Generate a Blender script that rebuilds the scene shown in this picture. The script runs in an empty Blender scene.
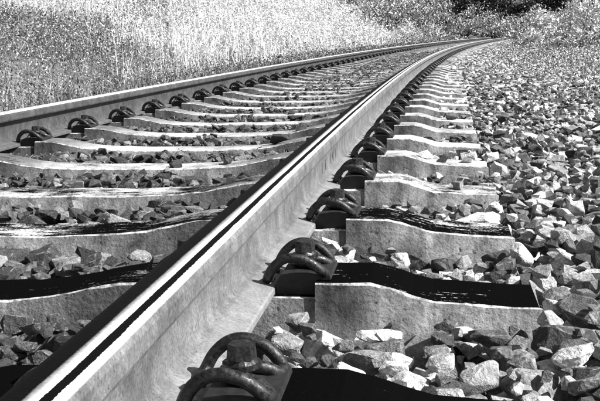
import bpy, bmesh, math, random
import numpy as np
from mathutils import Matrix, Vector, noise as mnoise

SC = bpy.context.scene
COL = SC.collection
rng = np.random.default_rng(7)
random.seed(7)

# ------------------------------------------------------------------ camera
CAMX, CAMZ = 0.33064, 0.28979            # x = right of near rail centre, z = above rail top
cam_d = bpy.data.cameras.new('camera')
cam_d.sensor_width = 36.0
cam_d.lens = 59.95
cam_d.clip_start = 0.02
cam_d.clip_end = 2000
cam = bpy.data.objects.new('camera', cam_d)
COL.objects.link(cam)
RM = ((0.991917945, 0.000303553581, 0.126880649),
      (0.125139788, 0.162759694, -0.978697765),
      (-0.0209481428, 0.986665693, 0.161406274))
cam.matrix_world = Matrix(((RM[0][0], RM[0][1], RM[0][2], CAMX),
                           (RM[1][0], RM[1][1], RM[1][2], 0.0),
                           (RM[2][0], RM[2][1], RM[2][2], CAMZ),
                           (0, 0, 0, 1)))
SC.camera = cam

# ------------------------------------------------------------------ sky, sun, exposure
SUN_EL, SUN_AZ = 42.0, 99.0             # azimuth clockwise from the track direction (+Y)
world = bpy.data.worlds.new('World')
SC.world = world
world.use_nodes = True
wn = world.node_tree
wn.nodes.clear()
sky = wn.nodes.new('ShaderNodeTexSky')
sky.sky_type = 'NISHITA'
sky.sun_disc = False
sky.sun_elevation = math.radians(SUN_EL)
sky.sun_rotation = math.radians(SUN_AZ)
sky.dust_density = 2.0
bw = wn.nodes.new('ShaderNodeRGBToBW')   # the photograph is black and white
bg = wn.nodes.new('ShaderNodeBackground')
bg.inputs['Strength'].default_value = 0.05
wo = wn.nodes.new('ShaderNodeOutputWorld')
wn.links.new(sky.outputs['Color'], bw.inputs['Color'])
wn.links.new(bw.outputs['Val'], bg.inputs['Color'])
wn.links.new(bg.outputs['Background'], wo.inputs['Surface'])

sun_d = bpy.data.lights.new('sun', 'SUN')
sun_d.energy = 5.0
sun_d.angle = math.radians(0.5)
sun_d.color = (1.0, 1.0, 1.0)
sun = bpy.data.objects.new('sun', sun_d)
COL.objects.link(sun)
_to_sun = Vector((math.sin(math.radians(SUN_AZ)) * math.cos(math.radians(SUN_EL)),
                  math.cos(math.radians(SUN_AZ)) * math.cos(math.radians(SUN_EL)),
                  math.sin(math.radians(SUN_EL))))
sun.rotation_euler = _to_sun.to_track_quat('Z', 'Y').to_euler()
sun.location = (6, -6, 12)

SC.view_settings.view_transform = 'Standard'
SC.view_settings.look = 'None'
SC.view_settings.exposure = 0.98
SC.view_settings.gamma = 1.0
SC.render.film_transparent = False

# ------------------------------------------------------------------ track geometry
PA, PB = 0.00189290484, -9.83318e-06     # near rail centreline: X = PA y^2 + PB y^3
GAUGE = 1.502
S0, SP = 1.65067, 0.602774               # front edge of the second sleeper, spacing

def tp(y, off):
    """point on the plan: off metres to the right of the near rail at track distance y"""
    y = np.asarray(y, float)
    yc = np.minimum(y, 64.0)
    X = PA * yc**2 + PB * yc**3
    d = 2 * PA * yc + 3 * PB * yc**2
    n = np.sqrt(1 + d * d)
    X = X + d * (y - yc)
    return X + off / n, y - off * d / n, np.arctan(d)   # heading is clockwise

def off_of(x, y):
    """approximate inverse: lateral offset of plan points from the near rail"""
    yc = np.minimum(np.maximum(y, -10), 64.0)
    X = PA * yc**2 + PB * yc**3
    d = 2 * PA * yc + 3 * PB * yc**2
    return (x - X - d * (y - yc)) / np.sqrt(1 + d * d)

def sstep(t):
    t = np.clip(t, 0, 1)
    return t * t * (3 - 2 * t)

def wob(x, y, s=1.0, k=0.0):
    return (np.sin(x * 1.7 * s + 1.3 + k) * np.cos(y * 1.3 * s + .7 - k) +
            .6 * np.sin(x * 3.1 * s - y * 2.3 * s + 2.1 + k) + .4 * np.cos(x * 5.3 * s + y * 4.1 * s + k))

def ground_z(x, y):
    o = off_of(x, y)
    z = np.full_like(o, -.42)
    z = z + (1.5 + .9 * sstep((y - 22) / 25)) * sstep((-2.7 - o) / 11.0) + .35 * sstep((-2.9 - o) / 2.2)
    z = z + .75 * sstep((o - 2.3) / 7.0) + .12 * sstep((o - 2.1) / 1.0)
    z = z + 1.2 * sstep((y - 76) / 40.0)
    z = z + .035 * wob(x, y, .8) * sstep((np.abs(o + .75) - 2.0) / 1.5)
    return z

# ------------------------------------------------------------------ helpers
def tag(o, label=None, cat=None, group=None, kind=None):
    if label: o['label'] = label
    if cat: o['category'] = cat
    if group: o['group'] = group
    if kind: o['kind'] = kind
    return o

def link(name, mesh, mats, parent=None):
    o = bpy.data.objects.new(name, mesh)
    COL.objects.link(o)
    if mats is not None and len(mesh.materials) == 0:
        for m in (mats if isinstance(mats, (list, tuple)) else [mats]):
            mesh.materials.append(m)
    if parent: o.parent = parent
    return o

def np_mesh(name, V, tris, shade=None):
    """fast triangle mesh from arrays; shade = one random value per face"""
    V = np.ascontiguousarray(V, np.float32).reshape(-1, 3)
    F = np.ascontiguousarray(tris, np.int32).reshape(-1, 3)
    m = bpy.data.meshes.new(name)
    m.vertices.add(len(V)); m.vertices.foreach_set('co', V.ravel())
    m.loops.add(F.size); m.loops.foreach_set('vertex_index', F.ravel())
    m.polygons.add(len(F))
    m.polygons.foreach_set('loop_start', np.arange(0, F.size, 3, dtype=np.int32))
    if shade is not None:
        a = m.attributes.new('shade', 'FLOAT', 'FACE')
        a.data.foreach_set('value', np.ascontiguousarray(shade, np.float32))
    m.polygons.foreach_set('use_smooth', np.zeros(len(F), bool))
    m.update(calc_edges=True)
    return m

class NT:
    def __init__(s, name):
        s.m = bpy.data.materials.new(name); s.m.use_nodes = True
        s.t = s.m.node_tree; s.t.nodes.clear()
        s.out = s.n('ShaderNodeOutputMaterial')
        s.p = s.n('ShaderNodeBsdfPrincipled')
        s.l(s.p.outputs[0], s.out.inputs['Surface'])
    def n(s, t, **kw):
        nd = s.t.nodes.new(t)
        for k, v in kw.items(): setattr(nd, k, v)
        return nd
    def l(s, a, b): s.t.links.new(a, b)
    def coord(s, kind='Object', scale=(1, 1, 1)):
        tc = s.n('ShaderNodeTexCoord')
        mp = s.n('ShaderNodeMapping'); mp.inputs['Scale'].default_value = scale
        s.l(tc.outputs[kind], mp.inputs['Vector']); return mp.outputs[0]
    def noise(s, vec, scale, detail=4, rough=.6, dist=0):
        nd = s.n('ShaderNodeTexNoise')
        nd.inputs['Scale'].default_value = scale; nd.inputs['Detail'].default_value = detail
        nd.inputs['Roughness'].default_value = rough; nd.inputs['Distortion'].default_value = dist
        if vec is not None: s.l(vec, nd.inputs['Vector'])
        return nd.outputs['Fac']
    def ramp(s, fac, stops, interp='LINEAR'):
        r = s.n('ShaderNodeValToRGB'); e = r.color_ramp.elements
        r.color_ramp.interpolation = interp
        while len(e) > 1: e.remove(e[0])
        e[0].position = stops[0][0]; e[0].color = (stops[0][1],) * 3 + (1,)
        for pos, v in stops[1:]:
            x = e.new(pos); x.color = (v,) * 3 + (1,)
        s.l(fac, r.inputs['Fac']); return r.outputs['Color']
    def math(s, op, a, b=None, c=None, clamp=False):
        m = s.n('ShaderNodeMath', operation=op); m.use_clamp = clamp
        for i, v in enumerate((a, b, c)):
            if v is None: continue
            if isinstance(v, (int, float)): m.inputs[i].default_value = v
            else: s.l(v, m.inputs[i])
        return m.outputs[0]
    def mix(s, fac, a, b):
        m = s.n('ShaderNodeMix', data_type='FLOAT')
        for i, v in ((0, fac), (2, a), (3, b)):
            if isinstance(v, (int, float)): m.inputs[i].default_value = v
            else: s.l(v, m.inputs[i])
        return m.outputs[0]
    def bump(s, h, strength=.3, dist=.01):
        b = s.n('ShaderNodeBump'); b.inputs['Strength'].default_value = strength
        b.inputs['Distance'].default_value = dist
        s.l(h, b.inputs['Height']); s.l(b.outputs[0], s.p.inputs['Normal'])
    def base(s, v):
        if isinstance(v, (int, float)): s.p.inputs['Base Color'].default_value = (v, v, v, 1)
        else: s.l(v, s.p.inputs['Base Color'])
    def set(s, k, v):
        if isinstance(v, (int, float)): s.p.inputs[k].default_value = v
        else: s.l(v, s.p.inputs[k])

# ------------------------------------------------------------------ materials
def m_stone(name, gain=1.0, edge=False):
    t = NT(name)
    at = t.n('ShaderNodeAttribute', attribute_name='shade')
    oi = t.n('ShaderNodeObjectInfo')
    tn = t.n('ShaderNodeAttribute', attribute_type='OBJECT', attribute_name='tone')
    r = t.math('ADD', at.outputs['Fac'], tn.outputs['Fac'])
    v = t.coord('Object')
    geo = t.n('ShaderNodeNewGeometry')
    off = t.n('ShaderNodeVectorMath', operation='ADD')
    cmb = t.n('ShaderNodeCombineXYZ')
    for i in range(3): t.l(t.math('MULTIPLY', r, 7.3 + 3.1 * i), cmb.inputs[i])
    t.l(geo.outputs['Position'], off.inputs[0]); t.l(cmb.outputs[0], off.inputs[1])
    n1 = t.noise(off.outputs[0], 34, 5, .65, .4)
    n2 = t.noise(off.outputs[0], 190, 3, .7)
    body = t.ramp(r, [(0, .03 * gain), (.2, .07 * gain), (.45, .17 * gain), (.65, .36 * gain), (.85, .64 * gain), (1, .82 * gain)])
    k = t.math('MULTIPLY', t.ramp(n1, [(.30, .45), (.5, 1.0), (.68, 1.45)]), t.ramp(n2, [(.30, .55), (.5, 1.0), (.7, 1.35)]))
    c = t.math('MULTIPLY', body, k)
    if edge: c = t.math('ADD', c, t.math('MULTIPLY', t.ramp(t.noise(off.outputs[0], 60, 3, .6), [(.46, 0), (.60, 1)]), .14))
    t.base(c); t.set('Roughness', .78); t.set('Specular IOR Level', .35)
    n3 = t.noise(off.outputs[0], 75, 5, .75)
    t.bump(t.math('ADD', t.math('ADD', n1, n3), t.math('MULTIPLY', n2, .5)), .8, .009)
    return t.m

M_STONE = m_stone('crushed_stone')
M_STONE_EDGE = m_stone('crushed_stone_bright_outline', edge=True)  # bright tone-reversal outlines painted along the bevelled edges

def m_concrete(name, top=False, pale=False):
    t = NT(name)
    v = t.coord('Object')
    oi = t.n('ShaderNodeObjectInfo')
    off = t.n('ShaderNodeVectorMath', operation='ADD')
    cmb = t.n('ShaderNodeCombineXYZ')
    for i in range(3): t.l(t.math('MULTIPLY', oi.outputs['Random'], 9.7 + 4 * i), cmb.inputs[i])
    t.l(v, off.inputs[0]); t.l(cmb.outputs[0], off.inputs[1])
    P = off.outputs[0]
    st = t.n('ShaderNodeMapping'); st.inputs['Scale'].default_value = (1, 1, .14); t.l(P, st.inputs['Vector'])
    streak = t.noise(st.outputs[0], 26, 4, .6)
    big = t.noise(P, 5, 4, .6)
    fine = t.noise(P, 160, 3, .75)
    pit = t.noise(P, 75, 2, .5)
    b = t.ramp(big, [(.28, .17), (.45, .32), (.58, .42), (.72, .56)])
    b = t.math('MULTIPLY', b, t.ramp(t.noise(P, 1.9, 5, .7, .6), [(.34, .6), (.5, 1.0), (.66, 1.2)]))
    b = t.math('MULTIPLY', b, t.ramp(t.noise(P, 17, 5, .75), [(.30, .35), (.44, .9), (.7, 1.3)]))
    b = t.math('MULTIPLY', b, t.ramp(fine, [(.3, .62), (.5, 1.0), (.7, 1.25)]))
    b = t.math('MULTIPLY', b, t.ramp(pit, [(.26, .25), (.33, 1.0)]))
    sx = t.n('ShaderNodeSeparateXYZ'); t.l(v, sx.inputs[0])
    ax = t.math('ADD', t.math('ABSOLUTE', sx.outputs[0]), t.math('MULTIPLY', t.math('SUBTRACT', big, .5), .35))
    inn = t.math('MULTIPLY', t.math('MULTIPLY', t.math('SUBTRACT', ax, .30), 6, clamp=True), t.math('MULTIPLY', t.math('SUBTRACT', .82, ax), 12, clamp=True))
    outr = t.math('MULTIPLY', t.math('MULTIPLY', t.math('SUBTRACT', ax, .80), 12, clamp=True), t.math('MULTIPLY', t.math('SUBTRACT', 1.08, ax), 6, clamp=True))
    dust = t.math('ADD', t.math('MULTIPLY', inn, .62), t.math('MULTIPLY', outr, .12 if top else .66))       # brake dust beside the rail seats
    b = t.math('MULTIPLY', b, t.math('SUBTRACT', 1, dust))
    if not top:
        b = t.math('MULTIPLY', b, t.ramp(streak, [(.3, .42), (.5, .80), (.7, 1.05)]))  # streak stains; shade of the sides also darkened into the colour
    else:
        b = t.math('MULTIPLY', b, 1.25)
        sa = t.n('ShaderNodeAttribute', attribute_type='OBJECT', attribute_name='tone_reversal')
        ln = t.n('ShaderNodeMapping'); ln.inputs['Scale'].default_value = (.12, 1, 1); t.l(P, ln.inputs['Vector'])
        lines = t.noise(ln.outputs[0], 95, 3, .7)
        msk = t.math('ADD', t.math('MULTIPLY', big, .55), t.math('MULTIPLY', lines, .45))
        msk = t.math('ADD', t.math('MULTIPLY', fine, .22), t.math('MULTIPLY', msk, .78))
        lim = t.math('ADD', t.math('MULTIPLY', sa.outputs['Fac'], .40), .26)      # tone reversal of the sunlit tops, painted black into the colour
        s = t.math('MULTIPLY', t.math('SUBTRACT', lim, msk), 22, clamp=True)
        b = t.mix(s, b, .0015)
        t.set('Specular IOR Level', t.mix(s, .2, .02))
    if pale: b = t.math('ADD', t.math('MULTIPLY', b, .7), t.math('MULTIPLY', t.ramp(t.noise(P, 40, 4, .7), [(.40, .05), (.60, 1)]), .45))
    t.base(b); t.set('Roughness', .85)
    if not top: t.set('Specular IOR Level', .2)
    t.bump(t.math('ADD', fine, pit), .45, .004)
    return t.m

M_CONC = m_concrete('cast_concrete')
M_CONC_TOP = m_concrete('cast_concrete_reversed_top', top=True)  # sunlit tops, painted black where their tone is reversed
M_CONC_EDGE = m_concrete('cast_concrete_bright_outline', pale=True)  # bright outline of the tone reversal, painted along the top edges

def m_rail(name, dark_from, dark_to, line_a, line_b, lo=.092, mid=.135, hi=.19, ft=.065):
    """steel rail: pale and dark bands across the head (UV.x = metres from the rail centre), mill scale on the web"""
    t = NT(name)
    uv = t.n('ShaderNodeUVMap', uv_map='across')
    sep = t.n('ShaderNodeSeparateXYZ'); t.l(uv.outputs[0], sep.inputs[0])
    x, top = sep.outputs[0], sep.outputs[1]       # UV.y = height below the crown, metres
    geo = t.n('ShaderNodeNewGeometry')
    mp = t.n('ShaderNodeMapping'); mp.inputs['Scale'].default_value = (1, .05, 1); t.l(geo.outputs['Position'], mp.inputs['Vector'])
    longn = t.noise(mp.outputs[0], 120, 3, .6)
    spk = t.noise(geo.outputs['Position'], 210, 3, .7)
    mot = t.noise(geo.outputs['Position'], 22, 4, .65)
    st = t.n('ShaderNodeMapping'); st.inputs['Scale'].default_value = (1, 1, .18); t.l(geo.outputs['Position'], st.inputs['Vector'])
    streak = t.noise(st.outputs[0], 45, 4, .6)
    xj = t.math('ADD', x, t.math('MULTIPLY', t.math('SUBTRACT', longn, .5), .004))
    xj = t.math('ADD', xj, t.math('MULTIPLY', t.math('SUBTRACT', spk, .5), .0030))
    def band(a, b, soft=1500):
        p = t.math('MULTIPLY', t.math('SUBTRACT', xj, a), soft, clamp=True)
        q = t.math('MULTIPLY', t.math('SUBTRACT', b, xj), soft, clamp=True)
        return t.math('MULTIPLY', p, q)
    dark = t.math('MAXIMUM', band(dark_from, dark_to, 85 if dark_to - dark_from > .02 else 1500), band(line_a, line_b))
    head = t.math('MULTIPLY', t.math('SUBTRACT', .0068, t.math('ADD', top, t.math('MULTIPLY', t.math('SUBTRACT', spk, .5), .0025))), 700, clamp=True)     # running surface and its rounded corners
    scale = t.math('MULTIPLY', t.ramp(mot, [(.3, lo), (.5, mid), (.7, hi)]), t.ramp(streak, [(.3, .97), (.5, 1.0), (.72, 1.03)]))
    scale = t.math('MULTIPLY', scale, t.ramp(spk, [(.27, .25), (.40, .82), (.60, 1.15), (.75, 1.7)]))
    scale = t.math('MULTIPLY', scale, t.ramp(t.noise(geo.outputs['Position'], 5, 5, .7, .5), [(.34, .72), (.5, 1.0), (.66, 1.2)]))
    foot = t.math('MULTIPLY', t.math('SUBTRACT', top, .124), 300, clamp=True)
    scale = t.math('ADD', scale, t.math('MULTIPLY', foot, ft))
    pol = t.math('MULTIPLY', t.ramp(spk, [(.3, .62), (.6, .9)]), t.ramp(longn, [(.3, .8), (.6, 1.0)]))
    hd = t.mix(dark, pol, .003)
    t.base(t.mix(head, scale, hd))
    t.set('Metallic', t.math('MULTIPLY', head, t.math('MULTIPLY', t.math('SUBTRACT', 1, dark), .05)))
    t.set('Roughness', t.mix(head, .62, t.mix(dark, .40, .55)))
    t.set('Specular IOR Level', t.mix(t.math('MULTIPLY', head, dark), .3, .04))
    t.bump(t.math('ADD', spk, mot), .22, .003)
    return t.m

M_RAIL_NEAR = m_rail('banded_rail_steel_near', -.06, .0095, .0122, .0228)
M_RAIL_FAR = m_rail('banded_rail_steel_far', -.017, -.007, .008, .0150, .042, .066, .095, .03)

t = NT('dark_spring_steel')
g = t.n('ShaderNodeNewGeometry')
n = t.noise(g.outputs['Position'], 90, 4, .65)
t.base(t.ramp(n, [(.35, .003), (.55, .008), (.70, .035)])); t.set('Roughness', t.ramp(t.noise(g.outputs['Position'], 170, 3, .7), [(.35, .22), (.6, .7)])); t.set('Metallic', .0)
t.set('Specular IOR Level', .6); t.bump(n, .35, .003); M_IRON = t.m

t = NT('guide_plate_plastic')
g = t.n('ShaderNodeNewGeometry')
n = t.noise(g.outputs['Position'], 60, 4, .65)
t.base(t.ramp(n, [(.3, .004), (.7, .018)])); t.set('Roughness', .6); t.bump(n, .2, .002); M_PLATE = t.m

t = NT('raised_letter_steel'); t.base(.075); t.set('Roughness', .7); M_LETTER = t.m

def m_leaf(name, stops, rough=.6):
    t = NT(name)
    at = t.n('ShaderNodeAttribute', attribute_name='shade')
    t.base(t.ramp(at.outputs['Fac'], stops)); t.set('Roughness', rough); t.set('Specular IOR Level', .35)
    return t.m

M_DRY = m_leaf('dry_straw', [(0, .12), (.2, .55), (.5, .75), (1, .85)])
M_WEED = m_leaf('meadow_leaves', [(0, .015), (.45, .07), (.70, .26), (1, .65)])
M_FRINGE = m_leaf('low_weed_leaves', [(0, .03), (.5, .12), (1, .35)])
M_DARKLEAF = m_leaf('dark_tree_leaves', [(0, .008), (.6, .03), (1, .20)])
M_MIDLEAF = m_leaf('shrub_leaves_grey', [(0, .03), (.35, .16), (.65, .50), (1, .80)])
M_PALELEAF = m_leaf('shrub_leaves_pale', [(0, .12), (.25, .50), (1, .85)])
t = NT('bark'); g = t.n('ShaderNodeNewGeometry'); n = t.noise(g.outputs['Position'], 14, 4, .7)
t.base(t.ramp(n, [(.3, .02), (.7, .10)])); t.set('Roughness', .9); t.bump(n, .6, .02); M_BARK = t.m

t = NT('ballast_fines')
g = t.n('ShaderNodeNewGeometry')
vo = t.n('ShaderNodeTexVoronoi'); vo.inputs['Scale'].default_value = 26; t.l(g.outputs['Position'], vo.inputs['Vector'])
n = t.noise(g.outputs['Position'], 60, 5, .7)
sepv = t.n('ShaderNodeSeparateColor'); t.l(vo.outputs['Color'], sepv.inputs[0])
t.base(t.math('MULTIPLY', t.ramp(sepv.outputs[0], [(0, .02), (.5, .08), (.85, .2), (1, .5)]), t.ramp(n, [(.3, .3), (.6, 1.0)])))
t.set('Roughness', .9); t.bump(t.math('SUBTRACT', n, vo.outputs['Distance']), .9, .02); M_BED = t.m

t = NT('meadow_soil')
g = t.n('ShaderNodeNewGeometry')
n = t.noise(g.outputs['Position'], 9, 6, .75)
n2 = t.noise(g.outputs['Position'], .35, 3, .6)
t.base(t.math('MULTIPLY', t.ramp(n, [(.3, .04), (.5, .14), (.7, .34)]), t.ramp(n2, [(.35, .6), (.65, 1.2)])))
t.set('Roughness', .95); t.bump(n, .8, .05); M_SOIL = t.m

# ------------------------------------------------------------------ ground sheet
gx = np.unique(np.concatenate([np.linspace(-400, -30, 16), np.linspace(-30, 14, 111), np.linspace(14, 400, 16)]))
gy = np.unique(np.concatenate([np.linspace(-60, -2, 10), np.linspace(-2, 110, 190), np.linspace(110, 900, 16)]))
GX, GY = np.meshgrid(gx, gy)
GZ = ground_z(GX.ravel(), GY.ravel())
V = np.stack([GX.ravel(), GY.ravel(), GZ], 1)
nx, ny = len(gx), len(gy)
i = (np.arange(ny - 1)[:, None] * nx + np.arange(nx - 1)[None]).ravel()
F = np.concatenate([np.stack([i, i + 1, i + nx + 1], 1), np.stack([i, i + nx + 1, i + nx], 1)])
gm = np_mesh('ground', V, F); gm.polygons.foreach_set('use_smooth', np.ones(len(F), bool))
tag(link('ground', gm, M_SOIL), 'meadow ground beside and beyond the railway track', 'ground', kind='structure')

# ballast bed: trapezoid strip that follows the curve
BOFF = [(-3.3, -.60), (-2.75, -.40), (-2.15, -.30), (-1.9, -.285), (.7, -.285), (1.3, -.275), (2.0, -.285), (2.7, -.36), (3.3, -.60)]
by = np.concatenate([np.linspace(-1.5, 12, 28), np.linspace(13, 75, 62)])
rows = []
for o, z in BOFF:
    X, Y, _ = tp(by, o)
    rows.append(np.stack([X, Y, np.full_like(X, z) + .008 * wob(X * 4, Y * 4)], 1))
V = np.stack(rows, 1).reshape(-1, 3); nx = len(BOFF); ny = len(by)
i = (np.arange(ny - 1)[:, None] * nx + np.arange(nx - 1)[None]).ravel()
F = np.concatenate([np.stack([i, i + 1, i + nx + 1], 1), np.stack([i, i + nx + 1, i + nx], 1)])
bed = tag(link('ballast_bed', np_mesh('ballast_bed', V, F), M_BED), 'bed of crushed stone ballast carrying the track', 'ballast', kind='structure')

# ------------------------------------------------------------------ rails
PROF = [(0, 0), (.018, -.0006), (.026, -.003), (.0312, -.0075), (.0335, -.014), (.0345, -.033), (.0325, -.0385),
        (.0105, -.0475), (.0072, -.056), (.0070, -.085), (.0085, -.114), (.0135, -.122), (.024, -.1265), (.0600, -.1365), (.0625, -.139), (.0625, -.1485)]
SHARP = {4, 5, 6, 12, 13, 14, 15}
def make_rail(name, off, mat, label):
    ys = np.concatenate([np.linspace(-1.2, 8, 60), np.linspace(8.3, 73, 150)])
    prof = [(-x, z) for x, z in PROF[:0:-1]] + PROF
    npf = len(prof)
    bm = bmesh.new(); uvl = bm.loops.layers.uv.new('across')
    rings = []
    for y in ys:
        ring = []
        for (px, pz) in prof:
            X, Y, _ = tp(y, off + px)
            ring.append(bm.verts.new((float(X), float(Y), pz)))
        rings.append(ring)
    for a in range(len(ys) - 1):
        for k in range(npf):
            k2 = (k + 1) % npf
            f = bm.faces.new((rings[a][k], rings[a + 1][k], rings[a + 1][k2], rings[a][k2]))
            f.smooth = True
            for lp, kk in zip(f.loops, (k, k, k2, k2)):
                lp[uvl].uv = (prof[kk][0], -prof[kk][1])
    bm.edges.ensure_lookup_table()
    for ring_a, ring_b in zip(rings[:-1], rings[1:]):
        for k in range(npf):
            idx = abs(k - (len(PROF) - 1))
            if idx in SHARP:
                e = bm.edges.get((ring_a[k], ring_b[k]))
                if e: e.smooth = False
    bm.faces.new(rings[0]); bm.faces.new(list(reversed(rings[-1])))
    bmesh.ops.recalc_face_normals(bm, faces=bm.faces)
    me = bpy.data.meshes.new(name); bm.to_mesh(me); bm.free()
    o = link(name, me, mat)
    return tag(o, label, 'rail', 'running rails of the track')
rail_near = make_rail('rail', 0.0, M_RAIL_NEAR, 'large foreground steel rail running from bottom left to the far bend')
rail_far = make_rail('rail', -GAUGE, M_RAIL_FAR, 'far steel rail at left, in front of the grassy bank')

def lettering(rail, off, marks, zc, size):
    """raised rolling marks on the web facing the viewer's side, one letter each"""
    for ch, y in marks:
        cu = bpy.data.curves.new('raised_letter', 'FONT'); cu.body = ch; cu.size = size; cu.extrude = .0018
        cu.offset = .0006
        tmp = bpy.data.objects.new('tmp', cu)
        me = bpy.data.meshes.new_from_object(tmp); bpy.data.objects.remove(tmp); bpy.data.curves.remove(cu)
        o = link('raised_letter', me, M_LETTER, rail)
        X, Y, h = tp(y, off + .0072)
        o.matrix_world = Matrix.Translation((float(X), float(Y), zc)) @ Matrix.Rotation(-float(h), 4, 'Z') @ Matrix(((0, 0, 1, 0), (1.7, 0, 0, 0), (0, 1, 0, 0), (0, 0, 0, 1)))
lettering(rail_near, 0, (('I', 2.88), ('I', 2.97), ('I', 3.12), ('V', 3.17), ('I', 3.27)), -.107, .044)
lettering(rail_near, 0, (('I', 6.42), ('V', 6.52), ('I', 6.68)), -.107, .044)
lettering(rail_far, -GAUGE, (('I', 4.62), ('X', 4.66), ('X', 4.73), ('V', 4.81), ('I', 4.89)), -.105, .044)
lettering(rail_far, -GAUGE, (('I', 7.10), ('I', 7.22), ('I', 7.28), ('V', 7.36)), -.105, .044)

# ------------------------------------------------------------------ sleepers and fastenings
HALF = 1.267
RO = GAUGE / 2
def sl_top(u):
    """height of the sleeper's top at u metres from the track centre"""
    o = abs(u) - RO
    pts = [(-.76, -.168), (-.60, -.170), (-.42, -.163), (-.34, -.155), (-.27, -.140), (-.215, -.129), (-.135, -.126), (-.1349, -.150), (.1349, -.150),
           (.135, -.1245), (.228, -.1245), (.262, -.132), (.30, -.145), (.335, -.1545), (.42, -.160), (.516, -.164)]
    for (a, za), (b, zb) in zip(pts[:-1], pts[1:]):
        if a <= o <= b: return za + (zb - za) * (o - a) / (b - a)
    return pts[-1][1]
def make_sleeper_mesh(seed):
    r = random.Random(seed)
    us = sorted({-HALF, HALF, 0, -.3, .3} | {s * (RO + o) for s in (-1, 1) for o in
         (-.60, -.5, -.42, -.38, -.34, -.30, -.27, -.24, -.215, -.17, -.135, -.1349, 0, .1349, .135, .18, .228, .245, .262, .28, .30, .317, .335, .38, .42, .47)})
    bm = bmesh.new(); rings = []
    for u in us:
        z = sl_top(u) + r.uniform(-.0008, .0008)
        w = .080 + r.uniform(-.0012, .0012)
        e = .0020 + r.uniform(-.0008, .0022)
        shr = 1.0
        if abs(abs(u) - HALF) < 1e-6: shr = .985
        sec = [(-.150, -.40), (-w * shr - .0035, z - e), (-w * shr + e * .9, z), (w * shr - e * .9, z), (w * shr + .0035, z - e), (.150, -.40)]
        lean = .0
        if abs(abs(u) - HALF) < 1e-6: lean = -math.copysign(.006, u)
        rings.append([bm.verts.new((u + (lean if j in (2, 3) else 0), y, zz)) for j, (y, zz) in enumerate(sec)])
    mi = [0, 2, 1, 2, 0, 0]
    for a in range(len(us) - 1):
        for k in range(6):
            f = bm.faces.new((rings[a][k], rings[a + 1][k], rings[a + 1][(k + 1) % 6], rings[a][(k + 1) % 6]))
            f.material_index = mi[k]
    bm.faces.new(rings[0]); bm.faces.new(list(reversed(rings[-1])))
    bmesh.ops.recalc_face_normals(bm, faces=bm.faces)
    me = bpy.data.meshes.new('sleeper'); bm.to_mesh(me); bm.free()
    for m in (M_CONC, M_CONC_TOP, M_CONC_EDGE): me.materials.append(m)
    return me

def tube(bm, pts, rad, sides=8, up=Vector((0, 0, 1))):
    pts = [Vector(p) for p in pts]; rings = []
    prev = None
    for i, p in enumerate(pts):
        d = (pts[min(i + 1, len(pts) - 1)] - pts[max(i - 1, 0)]).normalized()
        if prev is None:
            a = d.cross(up)
            if a.length < .1: a = d.cross(Vector((1, 0, 0)))
        else:
            a = prev - d * prev.dot(d)
        a.normalize(); prev = a; b = d.cross(a)
        rr = rad[i] if isinstance(rad, (list, tuple)) else rad
        rings.append([bm.verts.new(p + (a * math.cos(q) + b * math.sin(q)) * rr) for q in [2 * math.pi * k / sides for k in range(sides)]])
    for r1, r2 in zip(rings[:-1], rings[1:]):
        for k in range(sides):
            f = bm.faces.new((r1[k], r1[(k + 1) % sides], r2[(k + 1) % sides], r2[k])); f.smooth = True
    bm.faces.new(list(reversed(rings[0]))); bm.faces.new(rings[-1])

def catmull(P, n=5):
    P = [Vector(p) for p in P]; out = []
    for i in range(len(P) - 1):
        p0, p1, p2, p3 = P[max(i - 1, 0)], P[i], P[i + 1], P[min(i + 2, len(P) - 1)]
        for k in range(n):
            t = k / n
            out.append(.5 * ((2 * p1) + (p2 - p0) * t + (2 * p0 - 5 * p1 + 4 * p2 - p3) * t * t + (3 * p1 - p0 - 3 * p2 + p3) * t ** 3))
    out.append(P[-1]); return out

def finish(bm, name, mat):
    bmesh.ops.recalc_face_normals(bm, faces=bm.faces)
    me = bpy.data.meshes.new(name); bm.to_mesh(me); bm.free(); me.materials.append(mat); return me

# spring clamp: two high arches either side of the screw, joined by the centre loop (x = away from rail)
half = [(.050, .026, -.1285), (.047, .045, -.128), (.050, .060, -.121), (.060, .066, -.103), (.078, .068, -.088), (.100, .068, -.084),
        (.124, .066, -.092), (.142, .062, -.107), (.149, .052, -.117), (.146, .038, -.117), (.132, .028, -.108), (.112, .022, -.104), (.094, .016, -.104)]
path = half + [(.087, 0, -.104)] + [(x, -y, z) for x, y, z in reversed(half)]
bm = bmesh.new(); tube(bm, catmull(path, 4), .0086, 8); ME_CLAMP = finish(bm, 'spring_clamp', M_IRON)
# screw: washer, collar, square head
def prism(bm, n, r, z0, z1, cx=0, cy=0, rot=0, r2=None):
    r2 = r2 or r
    a = [bm.verts.new((cx + r * math.cos(rot + 2 * math.pi * k / n), cy + r * math.sin(rot + 2 * math.pi * k / n), z0)) for k in range(n)]
    b = [bm.verts.new((cx + r2 * math.cos(rot + 2 * math.pi * k / n), cy + r2 * math.sin(rot + 2 * math.pi * k / n), z1)) for k in range(n)]
    for k in range(n): bm.faces.new((a[k], a[(k + 1) % n], b[(k + 1) % n], b[k]))
    bm.faces.new(list(reversed(a))); bm.faces.new(b)
bm = bmesh.new(); prism(bm, 14, .012, -.15, -.098, .108); prism(bm, 16, .024, -.0965, -.091, .108); prism(bm, 16, .020, -.0912, -.086, .108, r2=.016)
prism(bm, 6, .0185, -.0862, -.068, .108, rot=.3, r2=.0165); ME_SCREW = finish(bm, 'sleeper_screw', M_IRON)
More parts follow.
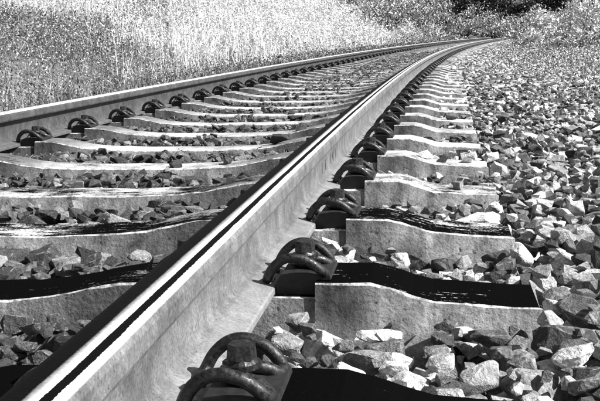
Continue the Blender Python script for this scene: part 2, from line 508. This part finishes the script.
# angled guide plate: stepped block between foot and shoulder
bm = bmesh.new()
secp = [(.0645, -.1498), (.0645, -.134), (.072, -.117), (.098, -.113), (.120, -.113), (.134, -.116), (.158, -.116), (.160, -.1235), (.136, -.1238), (.1335, -.1498)]
for_y = (-.062, .062)
ra = [bm.verts.new((x, for_y[0], z)) for x, z in secp]; rb = [bm.verts.new((x, for_y[1], z)) for x, z in secp]
for k in range(len(secp)): bm.faces.new((ra[k], ra[(k + 1) % len(secp)], rb[(k + 1) % len(secp)], rb[k]))
bm.faces.new(list(reversed(ra))); bm.faces.new(rb); ME_GUIDE = finish(bm, 'guide_plate', M_PLATE)
bm = bmesh.new(); bmesh.ops.create_cube(bm, size=1)
for v in bm.verts: v.co = Vector((v.co.x * .126, v.co.y * .15, -.1494 + v.co.z * .0014))
ME_PAD = finish(bm, 'rail_pad', M_PLATE)

ORD = ['first', 'second', 'third', 'fourth', 'fifth', 'sixth', 'seventh', 'eighth', 'ninth', 'tenth', 'eleventh', 'twelfth', 'thirteenth',
       'fourteenth', 'fifteenth', 'sixteenth', 'seventeenth', 'eighteenth', 'nineteenth', 'twentieth']
ORD += ['twenty-' + q for q in ORD[:9]] + ['thirtieth'] + ['thirty-' + q for q in ORD[:9]] + ['fortieth']
SL_MESH = [make_sleeper_mesh(s) for s in range(6)]
TONE_REVERSAL = {1: .93, 2: .87, 3: .79, 4: .62, 5: .50, 6: .26, 7: .16}  # how far each sunlit top is painted over to black
N_SL = 118
sleepers = []
for k in range(1, N_SL):
    yk = S0 + SP * (k - 2) + .080
    X, Y, h = tp(yk, -RO)
    o = bpy.data.objects.new('sleeper', SL_MESH[(k * 5) % 6]); COL.objects.link(o)
    jit = 0 if k < 9 else random.uniform(-.008, .008)
    o.matrix_world = Matrix.Translation((float(X), float(Y) + jit, random.uniform(-.002, .002) if k > 4 else 0)) @ Matrix.Rotation(-float(h), 4, 'Z')
    o['tone_reversal'] = TONE_REVERSAL.get(k, random.uniform(-.1, .12))
    if k == 1: lab = 'concrete sleeper with sunlit top reversed to black, cut off by the bottom edge of the photo'
    elif k <= 3: lab = f'concrete sleeper with sunlit top reversed to black, {ORD[k-1]} from the bottom of the photo'
    elif k <= 5: lab = f'concrete sleeper with sunlit top partly reversed to black, {ORD[k-1]} from the bottom of the photo'
    elif k <= 40: lab = f'pale topped concrete sleeper, {ORD[k-1]} counting up from the bottom of the photo'
    else: lab = 'one of the narrow distant concrete sleepers beyond the fortieth, towards the bend'
    tag(o, lab, 'sleeper', 'concrete sleepers under the two rails' if k <= 40 else 'distant concrete sleepers towards the bend')
    sleepers.append(o)
    for side in (-1, 1):                         # left rail, near rail
        if k <= 40:
            p = bpy.data.objects.new('rail_pad', ME_PAD); COL.objects.link(p); p.parent = o; p.location = (side * RO, 0, 0)
        for face in (-1, 1):                     # left and right of that rail
            if k > 116 or (k > 14 and face < 0): continue
            loc = Matrix.Translation((side * RO, 0, 0)) @ (Matrix.Identity(4) if face > 0 else Matrix.Rotation(math.pi, 4, 'Z'))
            c = bpy.data.objects.new('spring_clamp', ME_CLAMP); COL.objects.link(c); c.parent = o
            c.matrix_local = loc @ Matrix.Rotation(random.uniform(-.03, .03), 4, 'Z')
            if k <= 45:
                for nm, me in (('sleeper_screw', ME_SCREW), ('guide_plate', ME_GUIDE)):
                    q = bpy.data.objects.new(nm, me); COL.objects.link(q); q.parent = c

# ------------------------------------------------------------------ crushed stone
def hull(npts, seed, bev=0.0, subd=False):
    r = np.random.default_rng(seed)
    P = r.normal(size=(npts, 3)); P /= np.linalg.norm(P, axis=1)[:, None]
    P = np.sign(P) * np.abs(P) ** .72                       # blocky
    P *= r.uniform(.82, 1.06, (npts, 1))
    P /= np.abs(P).max(0)
    bm = bmesh.new()
    vs = [bm.verts.new(p) for p in P]
    res = bmesh.ops.convex_hull(bm, input=vs)
    bmesh.ops.delete(bm, geom=[v for v in bm.verts if not v.link_faces], context='VERTS')
    bmesh.ops.dissolve_limit(bm, angle_limit=.42 if bev > 0 else .2, verts=bm.verts, edges=bm.edges)
    if bev > 0:
        for f in bm.faces: f.material_index = 0
        rs = bmesh.ops.bevel(bm, geom=list(bm.edges), offset=bev, segments=1, affect='EDGES', profile=.5, clamp_overlap=True)
        for f in rs['faces']:
            f.material_index = 1
    bmesh.ops.triangulate(bm, faces=bm.faces)
    if bev > 0:                                             # rough broken faces
        bmesh.ops.subdivide_edges(bm, edges=[e for e in bm.edges if e.calc_length() > .30], cuts=1, use_grid_fill=True)
        bmesh.ops.triangulate(bm, faces=bm.faces)
        bmesh.ops.subdivide_edges(bm, edges=[e for e in bm.edges if e.calc_length() > .30], cuts=1, use_grid_fill=True)
        bmesh.ops.triangulate(bm, faces=bm.faces)
        for v in bm.verts:
            q = v.co * 3.0 + Vector((seed * .37, seed * .11, 0))
            v.co += v.normal * (.045 * mnoise.noise(q) + .030 * mnoise.noise(q * 2.7))
    bmesh.ops.recalc_face_normals(bm, faces=bm.faces)
    return bm
LOW = []
for s in range(40):
    bm = hull(9 + s % 5, 100 + s)
    bm.verts.ensure_lookup_table(); bm.verts.index_update()
    LOW.append((np.array([v.co[:] for v in bm.verts]), np.array([[v.index for v in f.verts] for f in bm.faces])))
    bm.free()
NEAR = []
for s in range(36):
    bm = hull(13 + s % 6, 500 + s, bev=.075)
    me = bpy.data.meshes.new('stone'); bm.to_mesh(me); bm.free()
    me.materials.append(M_STONE); me.materials.append(M_STONE_EDGE); NEAR.append(me)

def rotm(yaw, tx, ty):
    return np.array(Matrix.Rotation(yaw, 3, 'Z') @ Matrix.Rotation(tx, 3, 'X') @ Matrix.Rotation(ty, 3, 'Y'))

# drop stones one after another onto a height map (track coordinates: o = offset, y = distance)
CELL = .011
OX0, OX1, OY0, OY1 = -2.35, 2.75, .35, 9.2
NXc, NYc = int((OX1 - OX0) / CELL), int((OY1 - OY0) / CELL)
ocs = OX0 + (np.arange(NXc) + .5) * CELL
ycs = OY0 + (np.arange(NYc) + .5) * CELL
H = np.interp(ocs, [b[0] for b in BOFF], [b[1] for b in BOFF])[:, None] + np.zeros((1, NYc))
BLOCK = np.zeros((NXc, NYc), bool)
for k in range(0, 18):
    yk = S0 + SP * (k - 2) + .080
    if k == 0: continue
    BLOCK |= ((ocs[:, None] > -RO - HALF) & (ocs[:, None] < -RO + HALF)) & (np.abs(ycs[None] - yk) < (.090 if k < 5 else .074))
for ro in (0, -GAUGE):
    BLOCK |= (np.abs(ocs[:, None] - ro) < .066) & (ycs[None] > -9)

def limit(o, y):
    """highest stone top allowed here"""
    w = wob(np.array(o * 3.1), np.array(y * 2.7), 1.6)
    if o < -RO - HALF or o > -RO + HALF:
        e = (o + RO) - HALF if o > 0 else -(o + RO) - HALF
        return -.160 + .012 * float(w) - .03 * min(max(e - .5, 0), 1.2)
    lim = -.176 + .014 * min(max(y - 2.4, 0) / 2.0, 1) * (1 if o < 0 else .5) + .010 * float(w)
    if abs(o) < .14 or abs(o + GAUGE) < .14: lim = -.155
    return lim

def tone(o, y):
    """stones between the rails are dirty with oil and brake dust, those on the shoulder are clean"""
    u = float(rng.random())
    if -GAUGE - .1 < o < .03: return .58 * u ** 1.4
    if o < .50: return .10 + .82 * u
    return .06 + .88 * u

stones = []     # o, y, z, a, b, c, yaw, tx, ty
def drop(o, y, a, b, c, yaw, tx, ty, lim=None, force=False, sink=.30):
    R = max(a, b)
    i0, i1 = int((o - R - OX0) / CELL), int((o + R - OX0) / CELL) + 1
    j0, j1 = int((y - R - OY0) / CELL), int((y + R - OY0) / CELL) + 1
    if i0 < 0 or j0 < 0 or i1 >= NXc or j1 >= NYc: return False
    dx = ocs[i0:i1, None] - o; dy = ycs[None, j0:j1] - y
    ca, sa = math.cos(yaw), math.sin(yaw)
    q = ((dx * ca + dy * sa) / a) ** 2 + ((-dx * sa + dy * ca) / b) ** 2
    m = q < .85
    if not m.any(): return False
    if lim is not None and H[(i0 + i1) // 2, (j0 + j1) // 2] + c * .6 > lim: return False
    if not force and (BLOCK[i0:i1, j0:j1] & m).any(): return False
    prof = c * np.sqrt(np.clip(1 - q, 0, 1))
    h = H[i0:i1, j0:j1]
    zc = (h + prof * .9)[m].max() - sink * c
    if lim is not None and zc + c * .9 > lim: return False
    H[i0:i1, j0:j1] = np.where(m, np.maximum(h, zc + prof * .9), h)
    stones.append((o, y, zc, a, b, c, yaw, tx, ty)); return True

def rnd_stone(scale=1.0):
    s = float(np.clip(rng.lognormal(math.log(.026), .38), .013, .055)) * scale
    return s * rng.uniform(.95, 1.35), s * rng.uniform(.75, 1.05), s * rng.uniform(.55, .85)

# a few conspicuous large stones of the photograph first
HERO = [(.448, 1.575, .066, .042, .040, .15, .05), (.262, 1.515, .044, .034, .036, -.3, .35), (.318, 1.470, .030, .026, .024, .5, -.2),
        (.075, 1.475, .026, .022, .026, .1, 0), (.38, 1.52, .036, .026, .026, .9, .2), (.505, 1.480, .050, .024, .026, .55, .3),
        (.17, 1.520, .055, .030, .026, -.2, .1), (.545, 1.560, .026, .024, .034, .2, 0), (.44, 1.46, .036, .026, .026, 1.2, 0),
        (.61, 1.62, .046, .034, .034, .3, .1), (.60, 1.80, .042, .034, .036, -.4, .2), (.615, 2.02, .048, .036, .034, .8, -.1),
        (.36, 2.16, .030, .028, .034, .2, 0), (.43, 2.15, .036, .028, .030, .6, .1), (.255, 2.13, .032, .028, .028, -.5, .1), (.475, 2.12, .034, .024, .026, .2, .3),
        (.62, 2.45, .046, .036, .034, .4, .1), (.60, 3.05, .060, .032, .030, -.5, .25), (.86, 3.75, .060, .040, .036, .2, .1), (.76, 3.85, .060, .038, .034, -.3, .1),
        (.20, 1.40, .040, .028, .020, .2, 0), (.10, 1.58, .032, .026, .024, 1.0, .1), (.12, 1.38, .036, .028, .024, .3, .1)]
for (o, y, a, b, c, yaw, tx) in HERO:
    drop(o, y, a, b, c, yaw, tx, .1, force=True, sink=0.0)
n_hero = len(stones)
for o_lo, o_hi, y_lo, y_hi, dens in ((-2.2, 2.7, .4, 9.1, 2600),):
    area = (o_hi - o_lo) * (y_hi - y_lo)
    for _ in range(int(area * dens)):
        o = rng.uniform(o_lo, o_hi); y = rng.uniform(y_lo, y_hi)
        if o > .65 + .22 * max(y - .5, 0) + .35 and rng.random() < .8: continue     # thinner where the frame never looks
        if o < -1.6 and rng.random() < .75: continue
        a, b, c = rnd_stone(1.0 if _ % 3 else .6)
        drop(o, y, a, b, c, rng.uniform(0, math.pi), rng.normal(0, .22), rng.normal(0, .22), limit(o, y))
# stones left lying on sleepers (offset, sleeper number, size)
for o, k, s in ((-.33, 6, .040), (-.31, 7, .032), (-.55, 9, .030), (-.60, 5, .026), (-.42, 5, .026), (-.95, 11, .03), (.40, 8, .034), (.46, 12, .035),
                (.36, 9, .024), (.30, 5, .028), (.36, 5, .026), (.44, 5, .022), (.40, 4, .024), (-.28, 4, .022)):
    y = S0 + SP * (k - 2) + rng.uniform(.05, .11)
    if k < 14:
        stones.append((o, y, sl_top(o + RO) + s * .45, s * 1.2, s * .85, s * .62, rng.uniform(0, 3), rng.normal(0, .15), rng.normal(0, .15)))

# which stones show largest in the photograph: individual objects
Rm = np.array(RM)
info = []
for idx, (o, y, z, a, b, c, yaw, tx, ty) in enumerate(stones):
    X, Y, _ = tp(y, o)
    v = np.array([float(X) - CAMX, float(Y), z - CAMZ]); q = Rm.T @ v
    if q[2] > -.2: info.append(0); continue
    px, py = q[0] / -q[2] * 999.1, q[1] / -q[2] * 999.1
    vis = abs(px) < 305 and abs(py) < 205
    i, j = int((o - OX0) / CELL), int((y - OY0) / CELL)
    buried = 0 <= i < NXc and 0 <= j < NYc and H[i, j] > z + c * .9 + .006 and idx >= n_hero
    hid = -.12 < o < .0 and y > 1.2
    info.append((a + b) / -q[2] if (vis and not buried and not hid) else 0)
order = np.argsort(-np.array(info))[:300]
single = set(int(i) for i in order if info[i] > 0) | set(range(n_hero))
for idx in sorted(single):
    o, y, z, a, b, c, yaw, tx, ty = stones[idx]
    X, Y, h = tp(y, o)
    ob = bpy.data.objects.new('stone', NEAR[idx % len(NEAR)]); COL.objects.link(ob)
    ob.matrix_world = Matrix.Translation((float(X), float(Y), z)) @ Matrix.Rotation(yaw - float(h), 4, 'Z') @ Matrix.Rotation(tx, 4, 'X') @ Matrix.Rotation(ty, 4, 'Y') @ Matrix.Diagonal((a, b, c, 1))
    ob.parent = bed
    ob['tone'] = tone(o, y)

# everything else: one mass of loose stones
Vs, Fs, Sh, nv = [], [], [], 0
def add_low(X, Y, z, a, b, c, yaw, tx, ty, tn=.5):
    global nv
    P, F = LOW[rng.integers(len(LOW))]
    Q = (P * np.array([a, b, c])) @ rotm(yaw, tx, ty).T + np.array([X, Y, z])
    Vs.append(Q); Fs.append(F + nv); Sh.append(np.full(len(F), tn)); nv += len(P)
for idx, (o, y, z, a, b, c, yaw, tx, ty) in enumerate(stones):
    if idx in single: continue
    X, Y, h = tp(y, o); add_low(float(X), float(Y), z, a, b, c, yaw - float(h), tx, ty, tone(o, y))
# beyond the packed part: scattered more simply
def far_fill(n, o_lo, o_hi, y_lo, y_hi, zf, crib=False):
    ys = y_lo + (y_hi - y_lo) * rng.random(n) ** 1.25
    for y in ys:
        o = rng.uniform(o_lo, o_hi)
        if crib:
            ph = ((y - S0) / SP) % 1.0
            if -.01 < ph < .285 or ph > .985 or abs(o) < .075 or abs(o + GAUGE) < .075: continue
        a, b, c = rnd_stone(.88 + .014 * max(y - 9, 0))
        X, Y, h = tp(y, o)
        add_low(float(X), float(Y), zf(o) - c * .55 + rng.normal(0, .008), a, b, c, rng.uniform(0, 3.1), rng.normal(0, .25), rng.normal(0, .25), tone(o, y))
far_fill(20000, -1.95, .55, 8.9, 26, lambda o: -.176, True)
far_fill(12000, .45, 2.5, 28, 58, lambda o: -.16)
far_fill(24000, .50, 2.75, 8.8, 30, lambda o: -.165 - .03 * max(o - 1.0, 0))
far_fill(9000, -1.95, .55, 25, 55, lambda o: -.178, True)
far_fill(2500, -2.5, -2.0, 3.0, 24, lambda o: -.20)
ls = link('loose_stones', np_mesh('loose_stones', np.concatenate(Vs), np.concatenate(Fs), np.concatenate(Sh)), M_STONE, bed)
ls['kind'] = 'stuff'

# ------------------------------------------------------------------ vegetation
def blades(n, X, Y, Z, hgt, wid, lean, bend=.5):
    """n grass blades as three triangles each"""
    az = rng.uniform(0, 2 * math.pi, n); la = rng.uniform(0, 2 * math.pi, n)
    L = hgt; k = np.abs(rng.normal(0, lean, n))
    dx, dy = np.cos(la), np.sin(la)
    wx, wy = np.cos(az) * wid * .5, np.sin(az) * wid * .5
    p0 = np.stack([X, Y, Z], 1)
    mid = p0 + np.stack([dx * k * L * .25, dy * k * L * .25, L * .55], 1)
    tip = p0 + np.stack([dx * k * L, dy * k * L, L * (1 - .25 * k)], 1)
    w = np.stack([wx, wy, np.zeros(n)], 1)
    V = np.stack([p0 - w, p0 + w, mid - w * .8, mid + w * .8, tip], 1).reshape(-1, 3)
    b = (np.arange(n) * 5)[:, None, None]
    F = (b + np.array([[0, 1, 3], [0, 3, 2], [2, 3, 4]])[None]).reshape(-1, 3)
    sh = np.repeat(rng.random(n), 3)
    return V, F, sh

def leaves(P, size, flat=.6, rs=None):
    """folded diamond leaves (two triangles) at points P"""
    r = rs or rng
    n = len(P)
    N = r.normal(size=(n, 3)); N[:, 2] = np.abs(N[:, 2]) * flat + .25; N /= np.linalg.norm(N, axis=1)[:, None]
    A = np.cross(N, r.normal(size=(n, 3))); A /= np.linalg.norm(A, axis=1)[:, None] + 1e-9
    B = np.cross(N, A)
    s = size * r.uniform(.6, 1.4, n) if np.isscalar(size) else size * r.uniform(.6, 1.4, n)
    s = s[:, None]
    V = np.stack([P - A * s * .5, P + B * s * .24 + N * s * .06, P + A * s * .5, P - B * s * .24 + N * s * .06], 1).reshape(-1, 3)
    b = (np.arange(n) * 4)[:, None, None]
    F = (b + np.array([[0, 1, 2], [0, 2, 3]])[None]).reshape(-1, 3)
    return V, F, np.repeat(r.random(n), 2)

def merge(parts):
    Vv, Ff, Ss, k = [], [], [], 0
    for V, F, S in parts:
        Vv.append(V); Ff.append(F + k); Ss.append(S); k += len(V)
    return np.concatenate(Vv), np.concatenate(Ff), np.concatenate(Ss)

def scatter(n, y_lo, y_hi, o_lo, o_hi, bias=1.4):
    """points left of the track inside the viewing wedge (plus a margin)"""
    y = y_lo + (y_hi - y_lo) * rng.random(n) ** bias
    o = o_lo + (o_hi - o_lo) * rng.random(n)
    X, Y, _ = tp(y, o)
    return X, Y
def in_wedge(X, Y, lo=-.56, hi=.30): return (X / np.maximum(Y, .1) > lo) & (X / np.maximum(Y, .1) < hi)

# left bank: which plants grow where (pale reeds in the middle, grey-green weeds at left and in the far right)
def pale_patch(X, Y):
    r = X / np.maximum(Y, 1)
    w = .035 * wob(X, Y, .35) + .03 * wob(X, Y, 1.3, 2.0)
    return sstep((r + .285 + w) / .06) * sstep((.005 - r + w * .5) / .06) * sstep((-off_of(X, Y) - 3.3 + w * 4) / .8)

X, Y = scatter(430000, 5, 82, -26, -2.25, 1.7)
keep = in_wedge(X, Y) & (X > -26); X, Y = X[keep], Y[keep]
pp = pale_patch(X, Y); d = np.hypot(X, Y)
top = sstep((d - 22 + 3.5 * wob(X, Y, .4)) / 5) * sstep((-.27 - X / Y) / .05) * .9        # pale ripe grass along the crest at left
clump = sstep((wob(X, Y, .75, 4.0) + 1.15) / .7)                 # ragged green clumps inside the pale grass
pale = rng.random(len(X)) < np.maximum(pp * (.25 + .70 * clump), top * (.3 + .7 * clump))
Z = ground_z(X, Y) - .02
hg = np.where(pale, rng.uniform(.25, .80, len(X)), rng.uniform(.08, .42, len(X))) * (1 + .28 * wob(X, Y, 1.1))
hg = np.clip(hg, .06, 1.0) * (.55 + .45 * sstep((-off_of(X, Y) - 2.4) / 2.0))
wd = (.0024 + .00026 * d) * rng.uniform(.6, 1.3, len(X))
for nm, msk, mat, lab, cat in (('dry_grass', pale, M_DRY, 'tall pale dry grass on the bank behind the far rail', 'dry grass'),
                               ('meadow_grass', ~pale, M_WEED, 'grey green meadow grass covering the left bank', 'grass')):
    mb = msk & (rng.random(len(X)) < (.6 if nm == 'dry_grass' else .35))
    parts = [blades(int(mb.sum()), X[mb], Y[mb], Z[mb], hg[mb], wd[mb], .8 if nm == 'dry_grass' else 1.1)]
    if nm == 'dry_grass':       # seed heads
        m2 = msk
        parts.append(leaves(np.stack([X[m2], Y[m2], Z[m2] + hg[m2] * rng.uniform(.45, 1.0, m2.sum())], 1), .010 + .0018 * d[m2], 1.8))
    else:
        m2 = np.repeat(np.flatnonzero(msk), 2)
        X2 = len(m2)
        parts.append(leaves(np.stack([X[m2] + rng.normal(0, .03, X2), Y[m2] + rng.normal(0, .03, X2), Z[m2] + hg[m2] * rng.uniform(.15, 1.0, X2)], 1), .008 + .0016 * d[m2]))
    Vg, Fg, Sg = merge(parts)
    tag(link(nm, np_mesh(nm, Vg, Fg, Sg), mat), lab, cat, kind='stuff')

# right verge: low leafy weeds between the stones, taller towards the bend
n = 170000
y = 6 + 50 * rng.random(n) ** 1.2; o = .85 + 6.5 * rng.random(n) ** 1.1
X, Y, _ = tp(y, o)
dens = sstep((o - 1.0 - .9 * sstep((20 - y) / 14)) / 1.6) * .75 + .08 + .30 * sstep((y - 8) / 8) + .3 * sstep((y - 22) / 12)
keep = (rng.random(n) < dens) & in_wedge(X, Y, -.1, .30); X, Y, o, y = X[keep], Y[keep], o[keep], y[keep]
Z = np.maximum(ground_z(X, Y), np.interp(o, [b[0] for b in BOFF], [b[1] + .09 for b in BOFF]))
hh = (.05 + .16 * sstep((o - 1.4) / 2.0) + .32 * sstep((y - 20) / 22) * sstep((o - .9) / 1.2)) * rng.uniform(.3, 1.2, len(X))
P = np.stack([X, Y, Z + hh], 1)
P2 = P.copy(); P2[:, 2] -= hh * rng.uniform(.2, .8, len(X)); P2[:, :2] += rng.normal(0, .04, (len(X), 2))
Vg, Fg, Sg = merge([leaves(P, .010 + .0014 * Y), leaves(P2, .010 + .0014 * Y), blades(len(X), X, Y, Z - .02, hh * 1.2, .004 + .0004 * Y, .5)])
tag(link('verge_weeds', np_mesh('verge_weeds', Vg, Fg, Sg), M_MIDLEAF), 'low leafy weeds spreading over the stones at right', 'weeds', kind='stuff')

# fringe of low dark weeds along the far rail
n = 9000
y = 4 + 46 * rng.random(n) ** 1.3; o = rng.uniform(-2.9, -2.0, n); X, Y, _ = tp(y, o)
Z = np.full(n, -.24); hh = rng.uniform(.03, .24, n)
Vg, Fg, Sg = merge([leaves(np.stack([X, Y, Z + hh], 1), .012 + .0014 * Y), blades(n, X, Y, Z, hh, .004 + .0005 * Y, .5)])
tag(link('trackside_weeds', np_mesh('trackside_weeds', Vg, Fg, Sg), M_FRINGE), 'dark fringe of low weeds along the far rail', 'weeds', kind='stuff')

# dry stems and leaf litter lying on the ballast
n = 15000
y = 3.2 + 20 * rng.random(n) ** 1.2; o = np.where(rng.random(n) < .7, rng.uniform(-1.4, -.10, n), rng.uniform(.10, 1.9, n))
ii = np.clip(((o - OX0) / CELL).astype(int), 0, NXc - 1); jj = np.clip(((y - OY0) / CELL).astype(int), 0, NYc - 1)
zz = np.where(y < 9, H[ii, jj], -.165)
ph = ((y - S0) / SP) % 1.0
on_sl = (ph < .27) & (o < .52)
keep = ~on_sl & (wob(o * 3, y * 3, 1.3) > -.5); o, y, zz = o[keep], y[keep], zz[keep]
X, Y, _ = tp(y, o); n = len(X)
az = rng.uniform(0, 6.28, n); L = rng.uniform(.010, .045, n) * (1 + .06 * y); w = (.0007 + .00016 * y)
dv = np.stack([np.cos(az), np.sin(az), rng.normal(0, .22, n)], 1) * L[:, None] * .5
wv = np.stack([-np.sin(az), np.cos(az), rng.normal(0, .5, n)], 1) * w[:, None]
c0 = np.stack([X, Y, zz + .004], 1)
Vg = np.stack([c0 - dv - wv, c0 - dv + wv, c0 + np.array([0, 0, .006]) + wv, c0 + np.array([0, 0, .006]) - wv, c0 + dv], 1).reshape(-1, 3)
Fg = ((np.arange(n) * 5)[:, None, None] + np.array([[0, 1, 2], [0, 2, 3], [3, 2, 4]])[None]).reshape(-1, 3)
tag(link('dry_litter', np_mesh('dry_litter', Vg, Fg, np.repeat(rng.random(n), 3)), M_FRINGE), 'dry stems and leaf litter scattered over the ballast', 'litter', kind='stuff')

# single shrubs and tall weeds
def shrub(name, label, cat, x, y, rx, rz, n, lsize, mat, group=None, stems=6, seed=0, dz=0.0):
    r = np.random.default_rng(seed + 1000)
    z0 = float(ground_z(np.array([x]), np.array([y]))[0]) + dz
    root = bpy.data.objects.new(name, None); COL.objects.link(root); root.location = (x, y, z0); root.empty_display_size = .2
    tag(root, label, cat, group)
    bm = bmesh.new(); tips = []
    for s in range(stems):
        a = r.uniform(0, 6.28); k = r.uniform(.25, .8)
        tip = Vector((math.cos(a) * rx * k, math.sin(a) * rx * k, rz * r.uniform(.55, .95)))
        tube(bm, [(0, 0, -.05), tip * .4 + Vector((0, 0, rz * .12)), tip], [.012 + .008 * rz, .008 + .004 * rz, .003], 5); tips.append(tip)
    me = finish(bm, 'stems', M_BARK); link('stems', me, None, root)
    nc = max(8, n // 60); C = []
    for q in range(nc):
        tpv = tips[q % stems]; f = r.uniform(.45, 1.08)
        C.append(np.array(tpv) * np.array([f, f, f]) + r.normal(0, 1, 3) * np.array([rx * .22, rx * .22, rz * .14]))
    C = np.array(C); C[:, 2] = np.clip(C[:, 2], .04, None)
    P = C[r.integers(nc, size=n)] + r.normal(0, 1, (n, 3)) * np.array([rx * .13, rx * .13, rz * .09])
    P[:, 2] = np.clip(P[:, 2], .02, None)
    V, F, S = leaves(P, lsize, rs=r)
    link('foliage', np_mesh('foliage', V, F, S), mat, root)
    return root

shrub('leafy_shrub', 'small white-leaved shrub just right of where the rails vanish', 'shrub', 3.25, 29.0, .55, .85, 1500, .075, M_PALELEAF, seed=1, stems=7)
shrub('leafy_shrub', 'pale bushy shrub in front of the dark trees at upper right', 'shrub', 4.05, 31.0, .95, 1.35, 2600, .085, M_PALELEAF, seed=2, stems=9)
shrub('leafy_shrub', 'tall pale shrub at the right edge of the photo', 'shrub', 4.30, 26.0, .85, 1.55, 2600, .080, M_PALELEAF, seed=3, stems=9)
shrub('leafy_shrub', 'low grey shrub hiding the far end of the rails', 'shrub', 4.9, 49.0, 1.25, .85, 2400, .11, M_MIDLEAF, seed=4, stems=9)
shrub('leafy_shrub', 'grey shrub low on the right verge below the pale shrubs', 'shrub', 3.75, 24.0, .75, .65, 2000, .065, M_MIDLEAF, seed=5, stems=8)
shrub('leafy_shrub', 'wide grey thicket right of the bend under the dark trees', 'shrub', 7.8, 56.0, 2.2, 1.7, 3600, .13, M_MIDLEAF, seed=6, stems=12)
for (px, yy, w, h, sd, lab) in ((-.352, 24.0, .22, .50, 21, 'small dark weed on the bank near the upper left corner'),
                                (-.252, 22.0, .20, .45, 22, 'small dark weed on the bank where the pale dry grass begins')):
    shrub('tall_weed', lab, 'weed', px * yy, yy, w, h, 300, .045, M_FRINGE, 'small dark weeds on the left bank', seed=sd)
for (px, yy, w, h, sd, lab) in ((-.030, 50.0, 2.2, 2.1, 31, 'grey bush on the bank at the right end of the pale grass'),
                                (-.075, 66.0, 3.0, 2.4, 34, 'far grey bush along the top edge behind the pale grass'),
                                (-.004, 66.0, 2.8, 2.3, 32, 'grey bush above the far rail before the bend'),
                                (.040, 79.0, 3.0, 2.1, 35, 'wide grey bush under the leftmost dark tree'),
                                (.078, 80.0, 2.6, 1.9, 33, 'low grey bush behind the point where the rails vanish')):
    shrub('bank_bush', lab, 'bush', px * yy, yy, w, h, 4200, .13, M_MIDLEAF, 'bushes behind the far rail near the bend', seed=sd, stems=16)

# dark trees behind the bend
def tree(label, x, y, hgt, rad, seed):
    r = np.random.default_rng(seed)
    z0 = float(ground_z(np.array([x]), np.array([y]))[0])
    root = bpy.data.objects.new('dark_tree', None); COL.objects.link(root); root.location = (x, y, z0); root.empty_display_size = .5
    tag(root, label, 'tree', 'dark trees beyond the bend')
    bm = bmesh.new()
    tube(bm, [(0, 0, -.3), (.05, .02, hgt * .4), (.0, .1, hgt * .92)], [.11, .08, .02], 8)
    tips = []
    for s in range(14):
        a = r.uniform(0, 6.28); zz = hgt * (.03 + .86 * (s / 14) ** 1.5); L = rad * (1.08 - .75 * s / 14) * r.uniform(.7, 1.1)
        e = Vector((math.cos(a) * L, math.sin(a) * L, zz + r.uniform(-.1, .35)))
        tube(bm, [(0, 0, zz), e * .5 + Vector((0, 0, zz * .5)), e], [.05, .035, .01], 5); tips.append((zz, e))
    link('trunk', finish(bm, 'trunk', M_BARK), None, root)
    P = []
    for q in range(230):
        zz, e = tips[r.integers(len(tips))]; f = r.uniform(.35, 1.1)
        c = np.array([e.x * f, e.y * f, zz + (e.z - zz) * f]) + r.normal(0, .25, 3)
        P.append(c + r.normal(0, 1, (60, 3)) * np.array([.38, .34, .22]))
    P = np.concatenate(P); P[:, 2] = np.clip(P[:, 2], .05, None)
    V, F, S = leaves(P, .24, rs=r)
    link('crown', np_mesh('crown', V, F, S), M_DARKLEAF, root)
TREES = [(.018, 92, 8.0, 2.6, 'leftmost of the dark trees along the top edge'),
         (.052, 94, 8.8, 2.8, 'dark tree above the middle of the bend'),
         (.082, 90, 8.0, 2.6, 'dark tree straight above the vanishing rails'), (.112, 92, 8.6, 2.8, 'dark tree behind the small white shrub'),
         (.142, 90, 8.0, 2.7, 'dark tree behind the pale bushy shrub at right'), (.175, 93, 8.4, 2.8, 'rightmost dark tree, behind the tall pale shrub')]
for q, (dr, yy, h_, r_, lab) in enumerate(TREES):
    tree(lab, dr * yy, yy, h_, r_, 300 + q)
